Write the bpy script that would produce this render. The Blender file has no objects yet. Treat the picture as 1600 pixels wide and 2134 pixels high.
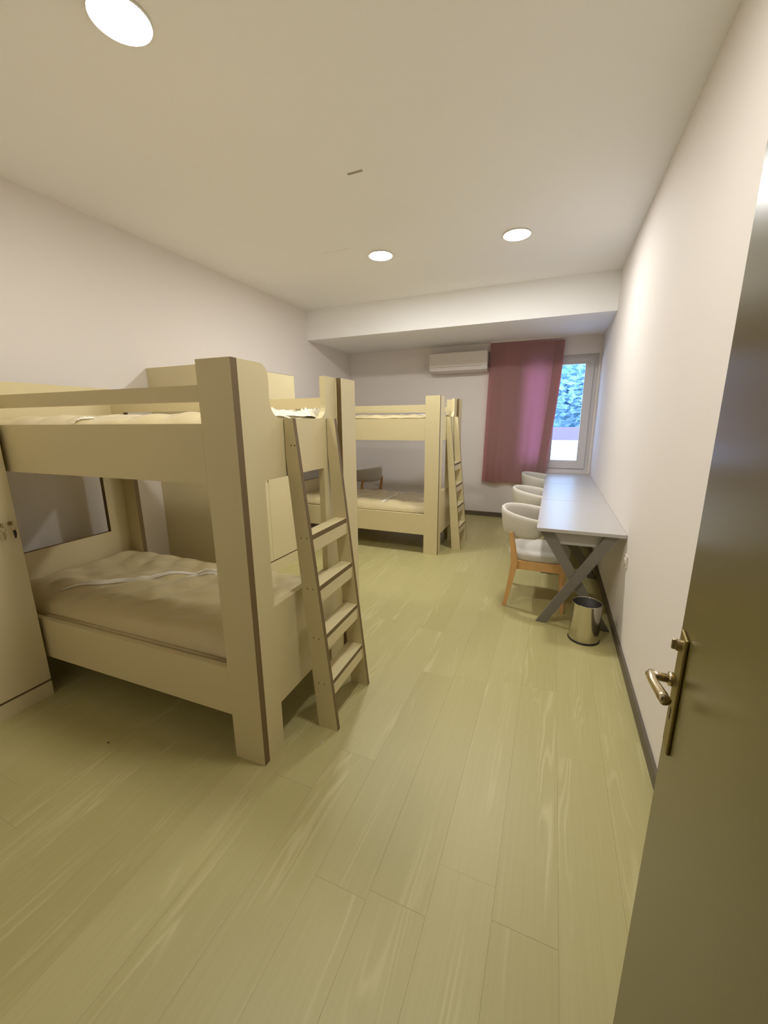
import bpy, bmesh, math, random
from mathutils import Vector, Matrix
from mathutils.geometry import tessellate_polygon
random.seed(7)
S = bpy.context.scene
COL = S.collection
R = math.radians

# ------------------------------------------------------------------ camera
cam = bpy.data.cameras.new('camera'); camo = bpy.data.objects.new('camera', cam); COL.objects.link(camo)
pt, yw, rl = R(12.85), R(22.78), R(-.41)
fw = Vector((-math.sin(yw)*math.cos(pt), math.cos(yw)*math.cos(pt), -math.sin(pt)))
rt = Vector((math.cos(yw), math.sin(yw), 0)); up = rt.cross(fw)
rt2 = rt*math.cos(rl) + up*math.sin(rl); up2 = rt2.cross(fw)
M = Matrix((rt2, up2, -fw)).transposed().to_4x4(); M.translation = Vector((0, 0, 1.5))
camo.matrix_world = M
cam.sensor_fit = 'VERTICAL'; cam.sensor_height = 36; cam.lens = 830/2134*36
cam.clip_start = .02; cam.clip_end = 200
S.camera = camo

# ------------------------------------------------------------------ world, exposure
S.view_settings.view_transform = 'Standard'; S.view_settings.look = 'None'
S.view_settings.gamma = 1; S.view_settings.use_curve_mapping = False
S.view_settings.exposure = 0.38
NEAR_STRENGTH, FAR_STRENGTH = 114.0, 172.0
NEAR_COLOR, FAR_COLOR = (1.0, .975, .92), (1.0, .995, .99)
SKY_STRENGTH = 5.0
W = bpy.data.worlds.new('sky'); S.world = W; W.use_nodes = True
wn = W.node_tree.nodes; wl = W.node_tree.links
bg = wn['Background']; bg.inputs['Strength'].default_value = SKY_STRENGTH
tc = wn.new('ShaderNodeTexCoord'); sp = wn.new('ShaderNodeSeparateXYZ'); cr = wn.new('ShaderNodeValToRGB')
wl.new(tc.outputs['Generated'], sp.inputs[0]); wl.new(sp.outputs['Z'], cr.inputs[0]); wl.new(cr.outputs[0], bg.inputs[0])
cr.color_ramp.elements[0].position = 0; cr.color_ramp.elements[0].color = (.62, .78, 1, 1)
cr.color_ramp.elements[1].position = .5; cr.color_ramp.elements[1].color = (.30, .55, 1, 1)

# ------------------------------------------------------------------ materials
def lin(r, g, b):
    f = lambda c: (c/255/12.92) if c/255 <= .04045 else ((c/255+.055)/1.055)**2.4
    return (f(r), f(g), f(b), 1)
def mat(name, col, rough=.5, metal=0, noise=None, bump=None, coat=0, spec=.5):
    m = bpy.data.materials.new(name); m.use_nodes = True
    n = m.node_tree.nodes; l = m.node_tree.links; p = n['Principled BSDF']
    p.inputs['Base Color'].default_value = col
    p.inputs['Roughness'].default_value = rough; p.inputs['Metallic'].default_value = metal
    p.inputs['Specular IOR Level'].default_value = spec
    if coat: p.inputs['Coat Weight'].default_value = coat; p.inputs['Coat Roughness'].default_value = .12
    t = n.new('ShaderNodeTexCoord')
    if noise:
        sc, amt = noise
        x = n.new('ShaderNodeTexNoise'); x.inputs['Scale'].default_value = sc; x.inputs['Detail'].default_value = 4
        l.new(t.outputs['Object'], x.inputs['Vector'])
        h = n.new('ShaderNodeMix'); h.data_type = 'RGBA'
        c0 = tuple(c*(1-amt) for c in col[:3])+(1,); c1 = tuple(min(1, c*(1+amt)) for c in col[:3])+(1,)
        h.inputs[6].default_value = c0; h.inputs[7].default_value = c1
        l.new(x.outputs['Fac'], h.inputs[0]); l.new(h.outputs[2], p.inputs['Base Color'])
    if bump:
        sc, st = bump
        x = n.new('ShaderNodeTexNoise'); x.inputs['Scale'].default_value = sc; x.inputs['Detail'].default_value = 3
        l.new(t.outputs['Object'], x.inputs['Vector'])
        b = n.new('ShaderNodeBump'); b.inputs['Strength'].default_value = st; b.inputs['Distance'].default_value = .004
        l.new(x.outputs['Fac'], b.inputs['Height']); l.new(b.outputs[0], p.inputs['Normal'])
    return m
MT = {}
MT['wall'] = mat('wall_paint', lin(236, 229, 223), .75, noise=(2.5, .012), bump=(160, .05))
MT['ceil'] = mat('ceiling_paint', lin(250, 249, 248), .8, noise=(1.5, .012), bump=(160, .05))
MT['lam'] = mat('cream_laminate', lin(218, 204, 160), .45, noise=(3, .02), bump=(300, .03))
MT['edge'] = mat('brown_edge_band', lin(112, 92, 58), .5, noise=(30, .05))
MT['wardrobe'] = mat('wardrobe_laminate', lin(216, 202, 160), .42, noise=(3, .02), bump=(300, .03))
MT['base'] = mat('dark_skirting', lin(98, 90, 74), .5, noise=(20, .06))
MT['door'] = mat('olive_grey_door', lin(94, 84, 36), .3, noise=(6, .03), bump=(250, .03))
MT['chrome'] = mat('brushed_nickel', lin(205, 190, 160), .22, 1, noise=(80, .03))
MT['brass'] = mat('aged_brass_plate', lin(150, 134, 84), .5, 1, noise=(80, .04))
MT['steel'] = mat('polished_steel', lin(205, 200, 185), .13, 1, noise=(30, .02))
MT['dark'] = mat('black_plastic', lin(38, 34, 28), .5, noise=(30, .05))
MT['desk'] = mat('pale_desk_laminate', lin(188, 183, 178), .32, noise=(4, .015))
MT['deskleg'] = mat('grey_desk_leg', lin(122, 116, 108), .5, noise=(12, .04))
MT['fabric'] = mat('off_white_upholstery', lin(208, 202, 190), .85, noise=(60, .04), bump=(500, .2))
MT['wood'] = mat('orange_beech', lin(214, 168, 108), .45, noise=(20, .08), bump=(120, .05))
MT['plastic'] = mat('white_plastic', lin(222, 214, 204), .35, noise=(10, .01))
MT['frame'] = mat('window_frame_plastic', lin(216, 212, 212), .35, noise=(10, .01))
MT['mattress'] = mat('wrapped_mattress', lin(206, 190, 146), .5, noise=(9, .03), bump=(24, .45), coat=.7)
MT['piping'] = mat('mattress_piping', lin(186, 168, 124), .5, noise=(40, .05))
MT['scrap'] = mat('white_paper', lin(225, 220, 205), .6, noise=(60, .05))
MT['dirt'] = mat('brown_debris', lin(80, 66, 38), .8, noise=(60, .1))
def hazed_leaf_mat():
    m = mat('hazed_tree_leaves', lin(190, 214, 224), .7, noise=(.8, .12)); n = m.node_tree.nodes; l = m.node_tree.links  # pale blue tint puts distance haze into the leaf colour
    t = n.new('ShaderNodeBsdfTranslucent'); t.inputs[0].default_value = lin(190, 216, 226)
    x = n.new('ShaderNodeMixShader'); l.new(n['Principled BSDF'].outputs[0], x.inputs[1]); l.new(t.outputs[0], x.inputs[2])
    l.new(x.outputs[0], n['Material Output'].inputs[0]); return m
MT['leaf'] = hazed_leaf_mat()
MT['mark'] = mat('ceiling_mark', lin(168, 160, 150), .8, noise=(20, .03))
MT['apron'] = mat('desk_apron', lin(176, 172, 166), .5, noise=(12, .03))
MT['bark'] = mat('tree_bark', lin(110, 95, 80), .9, noise=(12, .2))
MT['yard'] = mat('pale_paving', lin(225, 228, 230), .8, noise=(1, .05))
MT['render'] = mat('pink_render', lin(150, 118, 124), .8, noise=(2, .05))
MT['ring'] = mat('lamp_rim', lin(232, 226, 212), .4, noise=(20, .01))

def emis(name, col, s):
    m = bpy.data.materials.new(name); m.use_nodes = True
    n = m.node_tree.nodes; l = m.node_tree.links; n.clear()
    o = n.new('ShaderNodeOutputMaterial'); e = n.new('ShaderNodeEmission')
    e.inputs[0].default_value = (*col, 1); e.inputs[1].default_value = s; l.new(e.outputs[0], o.inputs[0])
    return m
MT['lamp_near'] = emis('warm_lamp_diffuser', NEAR_COLOR, NEAR_STRENGTH)
MT['lamp_far'] = emis('white_lamp_diffuser', FAR_COLOR, FAR_STRENGTH)

def glass_mat():
    m = bpy.data.materials.new('window_glass'); m.use_nodes = True
    n = m.node_tree.nodes; l = m.node_tree.links; n.clear()
    o = n.new('ShaderNodeOutputMaterial'); t = n.new('ShaderNodeBsdfTransparent'); g = n.new('ShaderNodeBsdfGlossy')
    t.inputs[0].default_value = (.96, .98, 1, 1); g.inputs['Roughness'].default_value = .02
    f = n.new('ShaderNodeFresnel'); f.inputs[0].default_value = 1.3
    x = n.new('ShaderNodeMixShader'); l.new(f.outputs[0], x.inputs[0]); l.new(t.outputs[0], x.inputs[1]); l.new(g.outputs[0], x.inputs[2])
    l.new(x.outputs[0], o.inputs[0]); return m
MT['glass'] = glass_mat()

def film_mat():
    m = bpy.data.materials.new('whitened_plastic_film'); m.use_nodes = True
    n = m.node_tree.nodes; l = m.node_tree.links; n.clear()
    o = n.new('ShaderNodeOutputMaterial'); t = n.new('ShaderNodeBsdfTransparent')
    p = n.new('ShaderNodeBsdfPrincipled'); p.inputs['Base Color'].default_value = lin(255, 250, 232); p.inputs['Roughness'].default_value = .22  # near-white base colour paints the bright glints along the folds
    x = n.new('ShaderNodeMixShader'); x.inputs[0].default_value = .85
    l.new(t.outputs[0], x.inputs[1]); l.new(p.outputs[0], x.inputs[2]); l.new(x.outputs[0], o.inputs[0]); return m
MT['film'] = film_mat()

def curtain_mat():
    m = bpy.data.materials.new('mauve_curtain_cloth'); m.use_nodes = True
    n = m.node_tree.nodes; l = m.node_tree.links; n.clear()
    o = n.new('ShaderNodeOutputMaterial'); d = n.new('ShaderNodeBsdfDiffuse'); t = n.new('ShaderNodeBsdfTranslucent')
    tcx = n.new('ShaderNodeTexCoord'); mp = n.new('ShaderNodeMapping'); mp.inputs['Scale'].default_value = (400, 400, 60)
    nz = n.new('ShaderNodeTexNoise'); nz.inputs['Scale'].default_value = 1
    l.new(tcx.outputs['Object'], mp.inputs[0]); l.new(mp.outputs[0], nz.inputs['Vector'])
    mx = n.new('ShaderNodeMix'); mx.data_type = 'RGBA'
    mx.inputs[6].default_value = lin(152, 134, 130); mx.inputs[7].default_value = lin(162, 144, 140)
    l.new(nz.outputs['Fac'], mx.inputs[0]); l.new(mx.outputs[2], d.inputs[0])
    t.inputs[0].default_value = lin(245, 118, 138)
    x = n.new('ShaderNodeMixShader'); x.inputs[0].default_value = .36
    l.new(d.outputs[0], x.inputs[1]); l.new(t.outputs[0], x.inputs[2]); l.new(x.outputs[0], o.inputs[0]); return m
MT['curtain'] = curtain_mat()

def plank_mat():
    m = bpy.data.materials.new('oak_vinyl_plank'); m.use_nodes = True
    n = m.node_tree.nodes; l = m.node_tree.links; p = n['Principled BSDF']
    def nd(t, **k):
        x = n.new(t)
        for a, b in k.items(): setattr(x, a, b)
        return x
    def math_(op, a, b=None):
        x = nd('ShaderNodeMath', operation=op)
        for i, v in enumerate((a, b)):
            if v is None: continue
            if isinstance(v, (int, float)): x.inputs[i].default_value = v
            else: l.new(v, x.inputs[i])
        return x.outputs[0]
    t = nd('ShaderNodeTexCoord'); oi = nd('ShaderNodeObjectInfo')
    sx = nd('ShaderNodeSeparateXYZ'); l.new(t.outputs['Object'], sx.inputs[0])
    off = math_('MULTIPLY', oi.outputs['Random'], 53.0)
    cv = nd('ShaderNodeCombineXYZ')
    l.new(math_('ADD', math_('MULTIPLY', sx.outputs[0], 6.5), off), cv.inputs[0])
    l.new(math_('MULTIPLY', sx.outputs[1], .6), cv.inputs[1]); l.new(off, cv.inputs[2])
    n1 = nd('ShaderNodeTexNoise'); n1.inputs['Scale'].default_value = 1.6; n1.inputs['Detail'].default_value = 2
    n1.inputs['Roughness'].default_value = .35; l.new(cv.outputs[0], n1.inputs['Vector'])
    rings = math_('SINE', math_('MULTIPLY', n1.outputs['Fac'], 74.0))
    rings = math_('POWER', math_('ADD', math_('MULTIPLY', rings, .5), .5), 2.5)
    n2 = nd('ShaderNodeTexNoise'); n2.inputs['Scale'].default_value = 1.3; n2.inputs['Detail'].default_value = 1
    l.new(cv.outputs[0], n2.inputs['Vector'])
    mk = nd('ShaderNodeMapRange'); l.new(n2.outputs['Fac'], mk.inputs[0])
    mk.inputs[1].default_value = .54; mk.inputs[2].default_value = .68
    cv2 = nd('ShaderNodeCombineXYZ')
    l.new(math_('ADD', math_('MULTIPLY', sx.outputs[0], 90.0), off), cv2.inputs[0]); l.new(math_('MULTIPLY', sx.outputs[1], 2.2), cv2.inputs[1])
    n3 = nd('ShaderNodeTexNoise'); n3.inputs['Scale'].default_value = 1; n3.inputs['Detail'].default_value = 4
    l.new(cv2.outputs[0], n3.inputs['Vector'])
    grain = math_('MULTIPLY', rings, mk.outputs[0])
    f = math_('ADD', math_('MULTIPLY', grain, .38), math_('MULTIPLY', n3.outputs['Fac'], .30))
    f = math_('ADD', f, math_('MULTIPLY', math_('SUBTRACT', oi.outputs['Random'], .5), .16))
    mx = nd('ShaderNodeMix', data_type='RGBA')
    mx.inputs[6].default_value = lin(172, 163, 108); mx.inputs[7].default_value = lin(207, 199, 150)
    l.new(f, mx.inputs[0]); l.new(mx.outputs[2], p.inputs['Base Color'])
    p.inputs['Roughness'].default_value = .42
    b = nd('ShaderNodeBump'); b.inputs['Strength'].default_value = .2; b.inputs['Distance'].default_value = .002
    l.new(math_('ADD', grain, math_('MULTIPLY', n3.outputs['Fac'], .4)), b.inputs['Height']); l.new(b.outputs[0], p.inputs['Normal'])
    return m
MT['plank'] = plank_mat()

# ------------------------------------------------------------------ helpers
def tag(o, label=None, cat=None, group=None, kind=None):
    for k, v in (('label', label), ('category', cat), ('group', group), ('kind', kind)):
        if v: o[k] = v
    return o
def link(name, me, parent=None, mats=(), smooth=False):
    o = bpy.data.objects.new(name, me); COL.objects.link(o)
    for m in mats: me.materials.append(MT[m] if isinstance(m, str) else m)
    if smooth:
        for p in me.polygons: p.use_smooth = True
    if parent: o.parent = parent
    return o
def obj(name, bm, mats, parent=None, smooth=False):
    bmesh.ops.recalc_face_normals(bm, faces=bm.faces[:])
    me = bpy.data.meshes.new(name); bm.to_mesh(me); bm.free()
    if isinstance(mats, str): mats = (mats,)
    return link(name, me, parent, mats, smooth)
def empty(name, loc=(0, 0, 0), rz=0):
    o = bpy.data.objects.new(name, None); COL.objects.link(o); o.location = loc; o.rotation_euler = (0, 0, rz)
    o.empty_display_size = .1
    return o
def kids(o): return [c for c in bpy.data.objects if c.parent == o]
def copy_tree(o, parent=None):
    c = o.copy(); COL.objects.link(c); c.parent = parent
    if 'group' in c.keys() and parent is not None: del c['group']
    for k in list(o.children): copy_tree(k, c)
    return c
def box(bm, a, b, bev=0, mi=0):
    a, b = Vector(a), Vector(b); c = (a+b)/2; s = b-a
    r = bmesh.ops.create_cube(bm, size=1, matrix=Matrix.Translation(c) @ Matrix.Diagonal((abs(s.x), abs(s.y), abs(s.z), 1)))
    vs = r['verts']
    fs = set(f for v in vs for f in v.link_faces)
    for f in fs: f.material_index = mi
    if bev:
        es = list(set(e for v in vs for e in v.link_edges))
        bmesh.ops.bevel(bm, geom=es, offset=bev, segments=2, affect='EDGES', profile=.5)
def bx(name, a, b, m, parent=None, bev=.0015):
    bm = bmesh.new(); box(bm, a, b, bev); return obj(name, bm, m, parent)
def prism(bm, loops, d0, d1, axis, edge_mi=1, face_mi=0):
    """loops: outer then holes, 2D points; extruded along axis ('u': points are (v,z); 'v': points are (u,z); 'z': points are (x,y))."""
    P = {'u': lambda p, d: (d, p[0], p[1]), 'v': lambda p, d: (p[0], d, p[1]), 'z': lambda p, d: (p[0], p[1], d)}[axis]
    flat = [p for lp in loops for p in lp]
    tris = tessellate_polygon([[Vector((p[0], p[1], 0)) for p in lp] for lp in loops])
    A = [bm.verts.new(P(p, d0)) for p in flat]; B = [bm.verts.new(P(p, d1)) for p in flat]
    for t in tris:
        for V in (A, B):
            try: bm.faces.new([V[i] for i in t]).material_index = face_mi
            except ValueError: pass
    k = 0
    for lp in loops:
        n = len(lp)
        for i in range(n):
            a, b = k+i, k+(i+1) % n
            bm.faces.new((A[a], A[b], B[b], B[a])).material_index = edge_mi
        k += n
def rect(x0, z0, x1, z1): return [(x0, z0), (x1, z0), (x1, z1), (x0, z1)]
def arc(cx, cz, r, a0, a1, n=6):
    return [(cx+r*math.cos(R(a0+(a1-a0)*i/n)), cz+r*math.sin(R(a0+(a1-a0)*i/n))) for i in range(n+1)]
def tube(bm, pts, rad, seg=10, cap=True):
    pts = [Vector(p) for p in pts]; n = len(pts)
    rad = [rad]*n if isinstance(rad, (int, float)) else rad
    rings = []; prev = None
    for i, p in enumerate(pts):
        d = (pts[min(i+1, n-1)]-pts[max(i-1, 0)]).normalized()
        if prev is None:
            q = d.orthogonal().normalized()
        else:
            q = (prev - d*prev.dot(d)).normalized()
        prev = q; w = d.cross(q)
        rings.append([bm.verts.new(p + (q*math.cos(2*math.pi*k/seg)+w*math.sin(2*math.pi*k/seg))*rad[i]) for k in range(seg)])
    for a, b in zip(rings, rings[1:]):
        for k in range(seg): bm.faces.new((a[k], a[(k+1) % seg], b[(k+1) % seg], b[k]))
    if cap: bm.faces.new(rings[0][::-1]); bm.faces.new(rings[-1])
def lathe(bm, prof, seg=40, mi=0, c=(0, 0)):
    rings = []
    for r, z in prof:
        if r < 1e-6: rings.append([bm.verts.new((c[0], c[1], z))])
        else: rings.append([bm.verts.new((c[0]+r*math.cos(2*math.pi*k/seg), c[1]+r*math.sin(2*math.pi*k/seg), z)) for k in range(seg)])
    for a, b in zip(rings, rings[1:]):
        for k in range(seg):
            j = (k+1) % seg
            if len(a) == 1 and len(b) == 1: continue
            if len(a) == 1: f = bm.faces.new((a[0], b[j], b[k]))
            elif len(b) == 1: f = bm.faces.new((a[k], a[j], b[0]))
            else: f = bm.faces.new((a[k], a[j], b[j], b[k]))
            f.material_index = mi
def struct(o): return tag(o, kind='structure')

# ------------------------------------------------------------------ room shell
XL, XR, YF, YB, ZC, ZS, YS = -3.30, .512, -.10, 6.40, 3.0, 2.61, 5.11
T = .15
floor = struct(bx('floor', (XL-T, YF-1.9, -.15), (XR+T+.6, YB+T, -.006), 'base', bev=0))
PW, PL = .19, 1.22
cache = {}
i = 0; x = XR
while x > XL+.001:
    x0 = max(XL, x-PW)
    y = YF - random.random()*PL
    while y < YB:
        y0, y1 = max(y, YF), min(y+PL, YB)
        if y1-y0 > .02:
            w, ln = round(x-x0-.0003, 4), round(y1-y0-.0003, 4)
            if (w, ln) not in cache:
                bm = bmesh.new(); a, b = w/2, ln/2; c = .0002
                vs = [bm.verts.new(p) for p in ((-a, -b, -.006), (a, -b, -.006), (a, b, -.006), (-a, b, -.006), (-a, -b, -c), (a, -b, -c), (a, b, -c), (-a, b, -c), (-a+c, -b+c, 0), (a-c, -b+c, 0), (a-c, b-c, 0), (-a+c, b-c, 0))]
                for q in (0, 4):
                    for k in range(4): bm.faces.new((vs[q+k], vs[q+(k+1) % 4], vs[q+4+(k+1) % 4], vs[q+4+k]))
                bm.faces.new(vs[8:12])
                me = bpy.data.meshes.new('plank'); bm.to_mesh(me); bm.free(); me.materials.append(MT['plank']); cache[(w, ln)] = me
            o = bpy.data.objects.new('plank', cache[(w, ln)]); COL.objects.link(o); o.parent = floor
            o.location = ((x+x0)/2, (y0+y1)/2, random.uniform(-.0004, 0))
        y += PL
    x -= PW

struct(bx('wall_left', (XL-T, YF-T, -.15), (XL, YB+T, ZC+.2), 'wall', bev=0))
struct(bx('wall_right', (XR, YF-T, -.15), (XR+T, YB+T, ZC+.2), 'wall', bev=0))
WX0, WX1, WZ0, WZ1 = -.52, .488, .75, 2.38
bm = bmesh.new(); prism(bm, [rect(XL, -.15, XR, ZC+.2), rect(WX0, WZ0, WX1, WZ1)], YB, YB+T, 'v', 0); struct(obj('wall_back', bm, 'wall'))
DX0, DX1, DH = -.78, .20, 2.12
bm = bmesh.new(); prism(bm, [[(XL, -.15), (DX0, -.15), (DX0, DH), (DX1, DH), (DX1, -.15), (XR, -.15), (XR, ZC+.2), (XL, ZC+.2)]], YF-T, YF, 'v', 0); struct(obj('wall_front', bm, 'wall'))
# ceiling with the dropped part over the window side
bm = bmesh.new()
prof = [(YF, ZC), (YS, ZC), (YS, ZS), (YB, ZS), (YB, ZC+.2), (YF, ZC+.2)]
prism(bm, [prof], XL, XR, 'u', 0); ceiling = struct(obj('ceiling', bm, 'ceil'))
# fine marks on the ceiling
bx('grey_strip', (-1.31, 2.57, ZC-.003), (-1.21, 2.585, ZC+.001), 'mark', ceiling, bev=0)  # short thin grey strip on the ceiling
bx('joint_strip', (-2.09, 3.55, ZC-.0012), (-1.80, 3.556, ZC+.001), 'wall', ceiling, bev=0)
# corridor behind the open door
bm = bmesh.new()
box(bm, (XL, YF-T-1.6, -.006), (XR+.6, YF-T, .0)); struct(obj('floor', bm, 'plank')).name = 'floor_corridor'
bm = bmesh.new()
box(bm, (-2.2, YF-T-1.75, 0), (1.1, YF-T-1.6, 2.6)); box(bm, (-2.3, YF-T-1.75, 0), (-2.2, YF-T, 2.6)); box(bm, (1.1, YF-T-1.75, 0), (1.2, YF-T, 2.6)); box(bm, (-2.3, YF-T-1.75, 2.6), (1.2, YF-T, 2.7))
box(bm, (XR+T, YF-T-.02, 0), (1.2, YF-T, 2.7))
struct(obj('wall_corridor', bm, 'wall'))
BH = .07
struct(bx('baseboard_right', (XR-.014, YF, 0), (XR, YB, BH), 'base'))
struct(bx('baseboard_left', (XL, YF, 0), (XL+.014, YB, BH), 'base'))
struct(bx('baseboard_back', (XL+.014, YB-.014, 0), (XR-.014, YB, BH), 'base'))
struct(bx('baseboard_front', (XL+.014, YF, 0), (DX0-.06, YF+.014, BH), 'base'))

# window
win = struct(empty('window_1', (0, YB+.07, 0)))
bm = bmesh.new()
prism(bm, [rect(WX0, WZ0, WX1, WZ1), rect(WX0+.055, WZ0+.06, WX1-.055, WZ1-.05)], 0, .06, 'v', 0); obj('outer_frame', bm, 'frame', win)
SX0, SX1, SZ0, SZ1 = WX0+.05, WX1-.05, WZ0+.055, WZ1-.045
XM = -.10
for nm, a, b in (('sash', SX0, XM-.002), ('sash', XM+.002, SX1)):
    bm = bmesh.new(); gx0, gx1 = a+.08, b-.105 if b == SX1 else b-.08
    prism(bm, [rect(a, SZ0, b, SZ1), rect(gx0, SZ0+.115, gx1, SZ1-.078)], -.02, .035, 'v', 0)
    s = obj(nm, bm, 'frame', win)
    g = bx('pane', (gx0-.006, .006, SZ0+.109), (gx1+.006, .012, SZ1-.072), 'glass', s, bev=0)
bm = bmesh.new(); box(bm, (XM+.025, -.03, 1.44), (XM+.055, -.02, 1.56), .002); box(bm, (XM+.03, -.055, 1.49), (XM+.05, -.03, 1.51), .002); box(bm, (XM+.03, -.06, 1.38), (XM+.05, -.045, 1.51), .004)
obj('window_handle', bm, 'plastic', win)

# outside: low wall, paving, trees
yard = struct(bx('yard_paving', (-8, YB+.6, -.6), (10, 40, .25), 'yard', bev=0))  # paved ground of the yard outside the window
gw = bx('garden_wall', (-6, 15, .25), (8, 15.25, 1.26), 'render', bev=.01); tag(gw, 'pink rendered garden wall outside, seen low in the window', 'wall')
pw = bx('parapet', (-5, 10, .25), (6, 10.25, 1.04), 'yard', bev=.01); tag(pw, 'low white parapet outside, lowest thing seen through the window', 'wall')
def tree(x, y, h, r, label):
    t = empty('tree', (x, y, .25)); tag(t, label, 'tree', )
    bm = bmesh.new(); tube(bm, [(0, 0, 0), (.05, 0, h*.35), (0, .05, h*.7)], [.16, .12, .06], 8)
    for k in range(5):
        a = k*1.3; tube(bm, [(.02, 0, h*.4), (math.cos(a)*r*.5, math.sin(a)*r*.5, h*.72)], [.06, .025], 6)
    obj('trunk', bm, 'bark', t)
    bm = bmesh.new(); rr = random.Random(int(x*10))
    for k in range(5000):
        v = Vector((rr.gauss(0, 1), rr.gauss(0, 1), rr.gauss(0, 1))).normalized()*rr.random()**.4
        c = Vector((v.x*r, v.y*r, h*.6+v.z*h*.42)); s = rr.uniform(.10, .20)
        e = Matrix.Rotation(rr.random()*6.3, 3, 'Z') @ Matrix.Rotation(rr.random()*3, 3, 'X')
        q = [bm.verts.new(c + e @ Vector(p)*s) for p in ((-1, 0, 0), (0, -.5, .1), (1, 0, 0), (0, .5, .1))]
        bm.faces.new(q)
    tag(obj('foliage', bm, 'leaf', t), kind='stuff')
tree(.9, 17.5, 3.6, 1.7, 'tree outside the window, the right-hand one above the garden wall')
tree(-3.2, 18.2, 4.0, 2.0, 'tree outside the window, the left-hand one, mostly behind the curtain')

# ------------------------------------------------------------------ door (open, right of the camera)
da = R(-6.2)   # clockwise from +Y
door = empty('door_1', (.257-.99*math.sin(R(6.2)), .92-.99*math.cos(R(6.2)), 0), da); struct(door)
DW = .90
# local: y along the leaf from hinge to free edge, -x is the face that looks into the room
bx('door_leaf', (0, 0, .008), (.042, DW, 2.08), 'door', door, bev=.002)
hp = bx('handle_plate', (-.006, DW-.078, .905), (0, DW-.030, 1.135), 'brass', door, bev=.0025)
bm = bmesh.new(); yb = DW-.05
tube(bm, [(-.009, yb, 1.043), (-.016, yb, 1.043)], .0125, 14); tube(bm, [(-.016, yb, 1.043), (-.044, yb, 1.043)], .008, 12)
tube(bm, [(-.040, yb+.010, 1.043), (-.043, yb, 1.043), (-.040, yb-.02, 1.042), (-.03, yb-.055, 1.040), (-.026, yb-.068, 1.039)], [.006, .0085, .008, .0095, .009], 12)
obj('lever', bm, 'chrome', hp, True)
bm = bmesh.new(); tube(bm, [(-.006, DW-.05, 1.112), (-.013, DW-.05, 1.112)], .0105, 14); box(bm, (-.020, DW-.053, 1.103), (-.012, DW-.047, 1.122), .002)
obj('thumb_turn', bm, 'chrome', hp)
bm = bmesh.new(); tube(bm, [(-.0067, DW-.056, .985), (-.0058, DW-.056, .985)], .0055, 12); box(bm, (-.0067, DW-.059, .968), (-.0058, DW-.053, .985))
obj('keyhole', bm, 'dark', hp)
bm = bmesh.new(); prism(bm, [[(DX0-.06, 0), (DX0, 0), (DX0, DH), (DX1, DH), (DX1, 0), (DX1+.06, 0), (DX1+.06, DH+.06), (DX0-.06, DH+.06)]], YF, YF+.012, 'v', 0)
struct(obj('trim_2', bm, 'door'))

# ------------------------------------------------------------------ ceiling lights
def downlight(x, y, label):
    t = empty('ceiling_light', (x, y, ZC)); tag(t, label, 'ceiling light', 'round ceiling lights')
    bm = bmesh.new(); lathe(bm, [(.1062, -.0105), (.1068, -.012), (.1085, -.0115), (.110, 0), (.09, 0), (.09, -.008), (.1062, -.0105)], 48); obj('rim', bm, 'ring', t, True)
    bm = bmesh.new(); lathe(bm, [(0, -.0135), (.06, -.013), (.095, -.012), (.1065, -.0112)], 48)
    obj('diffuser', bm, 'lamp_far' if y > 2 else 'lamp_near', t, True)
downlight(-1.641, 1.36, 'large-looking round ceiling light above the near bunk bed, at top left')
downlight(-1.608, 3.793, 'round ceiling light over the room middle, left of the far pair')
downlight(-.411, 3.853, 'round ceiling light on the desk side, right of the far pair')
downlight(-.411, 1.36, 'round ceiling light over the entrance, just above the frame')

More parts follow.
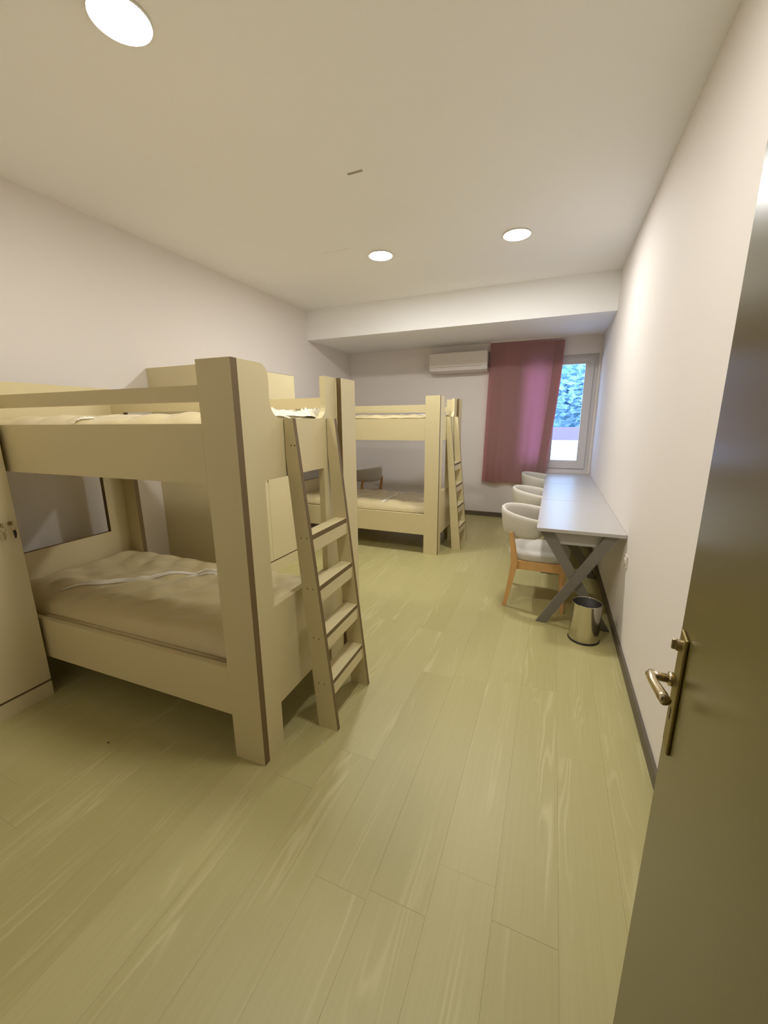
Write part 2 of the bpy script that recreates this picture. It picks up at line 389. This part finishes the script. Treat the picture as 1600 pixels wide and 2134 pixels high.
# ------------------------------------------------------------------ bunk beds
BL, BW, BHt = 1.98, .955, 1.725
def bunk(loc, rz, label, sz=1):
    t = empty('bunk_bed', loc, rz); tag(t, label, 'bunk bed', 'bunk beds along the left side'); t.scale = (1, 1, sz)
    PT = .034
    for v0, v1 in ((0, PT), (BW-PT, BW)):
        for u0, u1 in ((-.16, 0), (-BL, -BL+.16)):
            bm = bmesh.new(); prism(bm, [rect(u0, 0, u1, BHt)], v0, v1, 'v', 1); obj('post', bm, ('lam', 'edge'), t)
        for nm, z0, z1 in (('lower_side_board', .222, .455), ('upper_side_board', 1.265, 1.495), ('guard_rail', 1.575, 1.635)):
            bm = bmesh.new(); prism(bm, [rect(-BL+.1605, z0, -.1605, z1)], v0, v1, 'v', 0); obj(nm, bm, ('lam', 'edge'), t)
    # foot panel (aisle end) with entry cut-out, window and under-bed arch
    va, vb = PT+.0005, .790
    outer = [(va, 0), (.146, 0), (.146, .222), (.632, .222), (.632, 0), (vb, 0), (vb, BHt)]
    outer += [(.674, BHt)] + arc(.674-.07, 1.515+.07, .07, 0, -90, 6)
    outer += arc(.212+.07, 1.515+.07, .07, 270, 180, 6) + arc(.212-.05, BHt-.05, .05, 0, 90, 6) + [(va, BHt)]
    bm = bmesh.new(); prism(bm, [outer, rect(.146, .705, .632, 1.265)], -PT, -.002, 'u', 0); obj('foot_panel', bm, ('lam', 'edge'), t)
    bm = bmesh.new(); prism(bm, [rect(.795, 0, BW+.012, BHt)], -.001, .026, 'u', 1); obj('corner_board', bm, ('lam', 'edge'), t)
    # head panel
    outer = [(va, 0), (.146, 0), (.146, .222), (.78, .222), (.78, 0), (BW-PT-.0005, 0), (BW-PT-.0005, 1.745), (va, 1.745)]
    bm = bmesh.new(); prism(bm, [outer, rect(.146, .70, .78, 1.265)], -BL, -BL+PT, 'u', 1); obj('head_panel', bm, ('lam', 'edge'), t)
    for z in (.33, 1.335):
        bx('bed_base', (-BL+PT+.001, PT+.001, z), (-PT-.001, BW-PT-.001, z+.02), 'lam', t, bev=0)
    # ladder
    L = empty('ladder'); L.parent = t
    fr = lambda z: .207-.107*z
    bk = lambda z: max(.001, .101-.075*z)
    for v0 in (.298, .672):
        zk = .1/.075
        bm = bmesh.new(); prism(bm, [[(.101, 0), (.207, 0), (fr(1.515), 1.515), (.001, 1.515), (.001, zk)]], v0, v0+.024, 'v', 1)
        rl_ = obj('ladder_rail', bm, ('lam', 'edge'), L)
        bm = bmesh.new()
        for zz in (.985, .74, .49, .25, 1.40):
            sgn = v0-.0012 if v0 < .5 else v0+.0245
            for du in (.03, .06):
                u = min(bk(zz)+du, fr(zz)-.008); tube(bm, [(u, sgn, zz), (u, sgn+.0008, zz)], .0035, 8)
        tag(obj('screw_caps', bm, 'edge', rl_), kind='stuff')
    for zz in (.995, .748, .505, .262):
        ub, uf = bk(zz)+.004, fr(zz)-.002
        bm = bmesh.new(); prism(bm, [rect(ub, zz-.024, uf, zz)], .3225, .6715, 'v', 0); 
        for f in bm.faces:
            c = f.calc_center_median()
            if abs(c.x-uf) < 1e-4: f.material_index = 1
        r = obj('rung', bm, ('lam', 'edge'), L)
        bx('rung_riser', (fr(zz-.05)-.024, .3225, zz-.084), (fr(zz-.05)-.006, .6715, zz-.0245), 'lam', r, bev=0)
    return t
B1 = ((-1.07, 1.159, 0), R(1.5)); B2 = ((-1.124, 4.22, 0), 0)
bunk(*B1, 'cream laminate bunk bed in front, with leaning ladder at its aisle end')
bunk(*B2, 'cream laminate bunk bed farther back, between wardrobe and window wall', 1.02)

def mattress(loc, rz, z0, h, label, seed, wrap, uo=(-1.93, -.045), vo=(.04, .915), edge=True):
    rr = random.Random(seed)
    t = empty('mattress', (loc[0], loc[1], 0), rz); t.location.z = 0
    tag(t, label, 'mattress', 'plastic wrapped mattresses on the bunks')
    bm = bmesh.new(); nu, nv = 84, 44
    u0, u1 = uo; v0, v1 = vo; zt = z0+h
    from mathutils import noise
    def hz(u, v):
        q = .017*abs(math.sin((u*5.2+math.sin(v*9)*.35)*math.pi/1.1))*abs(math.sin((v*5.6+math.sin(u*8+seed)*.35)*math.pi/1.1))
        n = noise.noise(Vector((u*4+seed, v*6, 0)))*.006 + noise.noise(Vector((u*2+seed, v*14, 3)))*.003
        e = min(u-u0, u1-u, v-v0, v1-v); fall = min(1, e/.15); fall = math.sqrt(max(0, 1-(1-fall)**2))
        return zt-.085 + fall*(.085+q+n)
    G = [[bm.verts.new((u0+(u1-u0)*i/nu, v0+(v1-v0)*j/nv, hz(u0+(u1-u0)*i/nu, v0+(v1-v0)*j/nv))) for j in range(nv+1)] for i in range(nu+1)]
    for i in range(nu):
        for j in range(nv): bm.faces.new((G[i][j], G[i+1][j], G[i+1][j+1], G[i][j+1]))
    bor = [G[i][0] for i in range(nu)]+[G[nu][j] for j in range(nv)]+[G[i][nv] for i in range(nu, 0, -1)]+[G[0][j] for j in range(nv, 0, -1)]
    low = [bm.verts.new((v.co.x, v.co.y, z0)) for v in bor]
    for k in range(len(bor)):
        k2 = (k+1) % len(bor); bm.faces.new((bor[k], bor[k2], low[k2], low[k]))
    bm.faces.new(low[::-1])
    obj('cover', bm, 'mattress', t, True)
    bm = bmesh.new()
    for zz in (zt-.088, z0+.012):
        p = [(u0+.01, v0-.004, zz), (u1-.01, v0-.004, zz)]; tube(bm, p, .008, 8)
        p = [(u1+.003, v0+.01, zz), (u1+.003, v1-.01, zz)]; tube(bm, p, .006, 8)
    obj('piping', bm, 'piping', t, True)
    # creased plastic wrap: folds standing up from the cover
    for (ua, va, ub, vb, hh, ww) in wrap:
        if True:
            bm = bmesh.new()
            n = 26; d = Vector((ub-ua, vb-va, 0)); ln = d.length; d.normalize(); s = Vector((-d.y, d.x, 0))
            rows = []
            for i in range(n+1):
                f = i/n; env = math.sin(math.pi*min(1, max(0, f)))**.6
                c = Vector((ua, va, 0))+d*ln*f + s*(.018*noise.noise(Vector((f*7, seed, ua*5))))
                z = hz(min(max(c.x, u0+.02), u1-.02), min(max(c.y, v0+.02), v1-.02))
                k = hh*env*(.7+.6*abs(noise.noise(Vector((f*11, ua, seed)))))
                rows.append([bm.verts.new((c.x+s.x*q*ww, c.y+s.y*q*ww, z+.0015+k*w2)) for q, w2 in ((-1, 0), (-.45, .55), (-.1, 1), (.15, .7), (.4, .9), (1, 0))])
            for a, b in zip(rows, rows[1:]):
                for k in range(5): bm.faces.new((a[k], a[k+1], b[k+1], b[k]))
            obj('plastic_fold', bm, 'film', t, True)
    return t
mattress((B1[0]), B1[1], .35, .20, 'quilted mattress in clear plastic on the lower bunk of the near bed', 1,
         [(-1.52, .14, -.98, .62, .022, .016), (-1.0, .60, -.62, .83, .02, .014), (-1.46, .24, -1.10, .55, .010, .010), (-.98, .55, -.75, .72, .012, .010)])
mattress((B1[0]), B1[1], 1.355, .172, 'mattress with crumpled plastic on the upper bunk of the near bed', 2,
         [(-.30, .30, -.08, .85, .035, .06), (-.14, .62, -.10, .90, .06, .05), (-.2, .2, -.06, .5, .03, .05), (-1.0, .07, -.93, .12, .012, .01)])
mattress((B2[0]), B2[1], .357, .205, 'mattress on the lower bunk of the farther bed', 3, [(-.72, .1, -.66, .85, .01, .02), (-.12, .1, -.1, .8, .015, .03)])
mattress((B2[0]), B2[1], 1.384, .175, 'mattress on the upper bunk of the farther bed', 4, [(-.3, .2, -.1, .8, .02, .05)])

# ------------------------------------------------------------------ wardrobes
def lock(bm_parent, x, y, z, seed):
    bm = bmesh.new(); tube(bm, [(x, y, z), (x+.008, y, z)], .011, 16)
    box(bm, (x+.007, y-.004, z-.012), (x+.030, y+.004, z+.014), .003)
    l = obj('lock', bm, 'chrome', bm_parent)
    bm = bmesh.new()
    tube(bm, [(x+.026, y+.010*math.cos(a), z-.020+.013*math.sin(a)) for a in [i*math.pi/6 for i in range(13)]], .0016, 6, False)
    obj('key_ring', bm, 'chrome', l)
    bm = bmesh.new(); prism(bm, [[(y-.005, z-.034), (y+.007, z-.034), (y+.009, z-.052), (y+.004, z-.075), (y-.002, z-.075), (y-.004, z-.052)]], x+.024, x+.027, 'u', 0); obj('spare_key', bm, 'dark' if seed else 'chrome', l)
def wardrobe(y0, y1, h, label, locks, xf=-2.5, plinth=.085):
    x0 = XL+.002; t = empty('wardrobe', ((x0+xf)/2, (y0+y1)/2, 0)); tag(t, label, 'wardrobe', 'wardrobes against the left wall')
    c = t.location; L = lambda x, y, z: (x-c.x, y-c.y, z)
    bx('plinth', L(x0+.02, y0+.004, 0), L(xf-.006, y1-.004, plinth), 'wardrobe', t, bev=0)
    bm = bmesh.new(); box(bm, L(x0, y0, plinth), L(xf-.018, y1, h))
    for f in bm.faces:
        if f.normal.x > .5: f.material_index = 1
    obj('carcass', bm, ('wardrobe', 'edge'), t)
    ym = (y0+y1)/2; ds = []
    for a, b in ((y0+.006, ym-.0015), (ym+.0015, y1-.006)):
        bm = bmesh.new(); box(bm, L(xf-.0175, a, plinth+.016), L(xf, b, h-.006), .0015); ds.append(obj('wardrobe_door', bm, 'wardrobe', t))
    for (y, z, k) in locks: lock(ds[1 if y > ym else 0], xf-c.x, y-c.y, z, k)
    return t
wardrobe(.06, 1.105, 1.96, 'tall cream wardrobe at the left edge of the photo, keys hanging from its door', [(1.068, 1.01, 1), (1.026, 1.01, 0)])
wardrobe(2.56, 3.60, 1.96, 'tall cream wardrobe standing between the two bunk beds', [(3.04, 1.01, 0)], plinth=.12)

# ------------------------------------------------------------------ desks
def desk(y0, y1, label):
    t = empty('desk', ((XR-.06)/2, (y0+y1)/2, 0)); tag(t, label, 'desk', 'white desks along the right wall')
    c = t.location; L = lambda x, y, z: (x-c.x, y-c.y, z)
    bx('tabletop', L(-.06, y0+.003, .717), L(XR-.002, y1-.003, .742), 'desk', t, bev=.002)
    for a, b in ((y0+.06, y0+.078), (y1-.078, y1-.06)):
        bx('apron', L(.03, a, .62), L(.41, b, .7165), 'apron', t, bev=.001)
    for ya in (y0+.025, y1-.065):
        lg = empty('leg'); lg.parent = t
        for k, (xb, xt) in enumerate(((.02, .42), (.45, -.005))):
            d = .036; yy = ya + (.0 if k == 0 else .0205)
            bm = bmesh.new(); prism(bm, [[(xb-c.x-d, 0), (xb-c.x+d, 0), (xt-c.x+d*1.5, .716), (xt-c.x-d*.9, .716)]], yy-c.y, yy+.02-c.y, 'v', 0)
            obj('leg_bar', bm, 'deskleg', lg)
    return t
desk(2.99, 4.15, 'nearest of the three white desks, waste bin under its near end')
desk(4.15, 5.27, 'middle one of the three white desks along the right wall')
desk(5.27, 6.36, 'farthest white desk, pushed up to the window')

# ------------------------------------------------------------------ chairs
def chair():
    t = empty('desk_chair')
    bm = bmesh.new(); na = 44; rings = []
    for i in range(na+1):
        s = -1+2*i/na; ang = math.pi + s*R(96)
        ex = 1/2.3
        cx, cy = math.cos(ang), math.sin(ang)
        px = .27*math.copysign(abs(cx)**(2*ex), cx); py = .262*math.copysign(abs(cy)**(2*ex), cy)
        if cx > 0: px = .27*cx*.95
        nx, ny = cx/.27, cy/.262; ln = math.hypot(nx, ny); nx /= ln; ny /= ln
        q = abs(s); zt = .800-.055*q**1.6; zb = .575+.02*q**2
        if q > .90:
            f = (q-.90)/.10; m = (zt+zb)/2; hgt = (zt-zb)/2*(1-.42*f*f); zt, zb = m+hgt+.01*f, m-hgt+.01*f
        th = .021; r_ = []
        hh = (zt-zb)/2; zm = (zt+zb)/2; lean = .05*(1-q*.7)
        for a in range(12):
            w = 2*math.pi*a/12; o = th*math.copysign(abs(math.cos(w))**.7, math.cos(w)); z = zm+hh*math.copysign(abs(math.sin(w))**.6, math.sin(w))
            off = o + lean*(z-.6)/.2*.6
            r_.append(bm.verts.new((px+nx*off, py+ny*off, z)))
        rings.append(r_)
    for a, b in zip(rings, rings[1:]):
        for k in range(12): bm.faces.new((a[k], a[(k+1) % 12], b[(k+1) % 12], b[k]))
    bm.faces.new(rings[0]); bm.faces.new(rings[-1][::-1])
    obj('backrest', bm, 'fabric', t, True)
    # seat cushion: rounded square
    bm = bmesh.new(); seg = 48; rows = []
    for f, z in ((0, .398), (.96, .398), (1, .408), (1, .445), (.97, .460), (.88, .468), (.5, .474), (0, .476)):
        if f == 0: rows.append([bm.verts.new((.0, 0, z))]); continue
        row = []
        for k in range(seg):
            a = 2*math.pi*k/seg; c, s = math.cos(a), math.sin(a); e = 2/3.4
            row.append(bm.verts.new((.01+.235*f*math.copysign(abs(c)**e, c), .235*f*math.copysign(abs(s)**e, s), z)))
        rows.append(row)
    for a, b in zip(rows, rows[1:]):
        for k in range(seg):
            j = (k+1) % seg
            if len(a) == 1: bm.faces.new((a[0], b[j], b[k]))
            elif len(b) == 1: bm.faces.new((a[k], a[j], b[0]))
            else: bm.faces.new((a[k], a[j], b[j], b[k]))
    obj('seat', bm, 'fabric', t, True)
    def leg(path, w):
        bm = bmesh.new(); rings = []
        for (p, ww) in zip(path, w):
            x, y, z = p; rings.append([bm.verts.new((x+a*ww*1.25, y+b*ww*.8, z)) for a, b in ((-.5, -.5), (.5, -.5), (.5, .5), (-.5, .5))])
        for a, b in zip(rings, rings[1:]):
            for k in range(4): bm.faces.new((a[k], a[(k+1) % 4], b[(k+1) % 4], b[k]))
        bm.faces.new(rings[0]); bm.faces.new(rings[-1])
        es = [e for e in bm.edges if abs((e.verts[0].co-e.verts[1].co).z) > .02]
        bmesh.ops.bevel(bm, geom=es, offset=.005, segments=2, affect='EDGES')
        obj('leg', bm, 'wood', t, False)
    for s in (-1, 1):
        leg([(-.225, s*.252, 0), (-.19, s*.246, .2), (-.165, s*.243, .38), (-.185, s*.243, .52), (-.205, s*.238, .63)], [.024, .032, .042, .034, .024])
        leg([(.215, s*.24, 0), (.20, s*.235, .2), (.19, s*.23, .398)], [.024, .032, .04])
        bx('seat_rail', (-.15, s*.226-.011, .325), (.175, s*.226+.011, .398), 'wood', t, bev=.004)
    bx('seat_rail', (.17, -.215, .335), (.192, .215, .398), 'wood', t, bev=.004)
    bx('seat_rail', (-.18, -.215, .335), (-.158, .215, .398), 'wood', t, bev=.004)
    return t
ch = chair()
spots = [(-.045, 3.455, 0, 'white curved-back chair at the nearest desk, wooden leg and seat rail in full view'),
         (-.055, 4.535, R(3), 'white curved-back chair at the middle desk, second from the front'),
         (-.055, 5.82, R(-2), 'white curved-back chair at the window desk, smallest of the row of three'),
         (-2.80, 5.80, R(165), 'shaded chair behind the farther bunk bed, seen across its lower bunk')]
for k, (x, y, a, lb) in enumerate(spots):
    o = ch if k == 0 else copy_tree(ch)
    o.location = (x, y, 0); o.rotation_euler = (0, 0, a)
    tag(o, lb, 'chair', 'white curved-back chairs')

# ------------------------------------------------------------------ waste bin
t = empty('waste_bin', (.305, 2.875, 0)); tag(t, 'polished steel waste bin on the floor under the nearest desk', 'waste bin')
bm = bmesh.new(); lathe(bm, [(.098, .012), (.0975, .05), (.093, .272), (.0945, .275), (.0925, .277), (.091, .272), (.0945, .03), (0, .03)], 64); obj('bin_body', bm, 'steel', t, True)
bm = bmesh.new(); lathe(bm, [(0, 0), (.101, 0), (.102, .008), (.099, .014), (.09, .014), (0, .014)], 64); obj('base_ring', bm, 'dark', t, True)
bm = bmesh.new(); lathe(bm, [(.0908, .270), (.0925, .06), (.088, .04), (0, .04), (0, .042), (.086, .042), (.0905, .06), (.0892, .270), (.0908, .270)], 64); obj('liner', bm, 'dark', t, True)

# ------------------------------------------------------------------ air conditioner
t = empty('air_conditioner', (-1.40, YB, 2.2)); tag(t, 'white wall air conditioner above the farther bed, left of the curtain', 'air conditioner')
bm = bmesh.new()
prism(bm, [[(-.21, .06), (-.195, .03), (-.12, .005), (-.002, .005), (-.002, .30), (-.15, .30), (-.20, .285), (-.212, .25)]], -.435, .435, 'u', 0)
bmesh.ops.bevel(bm, geom=[e for e in bm.edges if abs(e.verts[0].co.x-e.verts[1].co.x) < 1e-4], offset=.008, segments=2, affect='EDGES')
obj('body', bm, 'plastic', t)
bx('front_panel', (-.428, -.222, .085), (.428, -.2115, .282), 'plastic', t, bev=.004)
bm = bmesh.new(); prism(bm, [[(-.215, .078), (-.204, .030), (-.130, .0), (-.128, .005), (-.199, .034), (-.211, .079)]], -.40, .36, 'u', 0); obj('vent_flap', bm, 'plastic', t)
bx('side_cap', (.4355, -.19, .06), (.440, -.03, .27), 'deskleg', t, bev=.001)

# ------------------------------------------------------------------ curtain
t = empty('curtain', (-.45, YB-.09, 0)); tag(t, 'mauve curtain hanging beside the window, glowing pink where daylight shines through', 'curtain')
bm = bmesh.new(); nu, nz = 110, 40; rows = []
for j in range(nz+1):
    f = j/nz; row = []
    zl = 2.595+(.565-2.595)*f; zr = 2.565+(.60-2.565)*f
    xl = -.945-.04*f; xr = .045-.125*f+.03*math.sin(math.pi*f)*(1-f)
    for i in range(nu+1):
        g = i/nu
        wv = (.010+.012*f)*math.sin(g*17+.6*math.sin(g*5)+f*.5) + .006*math.sin(g*47)*f
        row.append(bm.verts.new((xl+(xr-xl)*g+.45, wv, zl+(zr-zl)*g)))
    rows.append(row)
for a, b in zip(rows, rows[1:]):
    for k in range(nu): bm.faces.new((a[k], a[k+1], b[k+1], b[k]))
cl = obj('curtain_cloth', bm, 'curtain', t, True)
bm = bmesh.new(); rows = []
for j in range(nz+1):
    f = j/nz; zr = 2.565+(.60-2.565)*f; xr = .045-.125*f+.03*math.sin(math.pi*f)*(1-f)
    w = .125
    rows.append([bm.verts.new((xr+.45-w*g, .008+.012*math.sin(g*3.1), zr+.003*(g*w)/.3)) for g in (0, .25, .5, .75, 1)])
for a, b in zip(rows, rows[1:]):
    for k in range(4): bm.faces.new((a[k], a[k+1], b[k+1], b[k]))
obj('turned_hem', bm, 'curtain', cl, True)
bx('track', (-.49, -.012, 2.592), (.90, .012, ZS), 'plastic', t, bev=.002)

# ------------------------------------------------------------------ socket and floor scraps
t = empty('wall_socket', (XR, 2.92, .585)); tag(t, 'small white wall socket on the right wall beside the nearest desk', 'socket')
bx('face_plate', (-.010, -.042, -.042), (0, .042, .042), 'plastic', t, bev=.003)
bm = bmesh.new(); tube(bm, [(-.016, 0, 0), (-.010, 0, 0)], .026, 24); 
obj('socket_cup', bm, 'plastic', t)
def scrap(x, y, z, m, label, s, cat='scrap'):
    bm = bmesh.new(); rr = random.Random(int(x*997)); n = 7
    A = [bm.verts.new((math.cos(k*6.283/n)*s*rr.uniform(.5, 1.2), math.sin(k*6.283/n)*s*.6*rr.uniform(.5, 1.2), 0)) for k in range(n)]
    B = [bm.verts.new((v.co.x*.7, v.co.y*.7, s*.35*rr.uniform(.6, 1.2))) for v in A]
    for k in range(n): bm.faces.new((A[k], A[(k+1) % n], B[(k+1) % n], B[k]))
    bm.faces.new(B); bm.faces.new(A[::-1])
    o = obj('floor_scrap', bm, m); o.location = (x, y, z); tag(o, label, cat)
scrap(-.905, 1.372, 0, 'scrap', 'tiny white crumb on the floor by the near ladder foot', .007, 'crumb')
scrap(-.32, .62, 0, 'dirt', 'dark brown speck on the open floor in the foreground', .006, 'speck')
scrap(-1.86, .98, 0, 'dirt', 'brown flake on the floor in front of the near bunk bed', .009, 'flake')
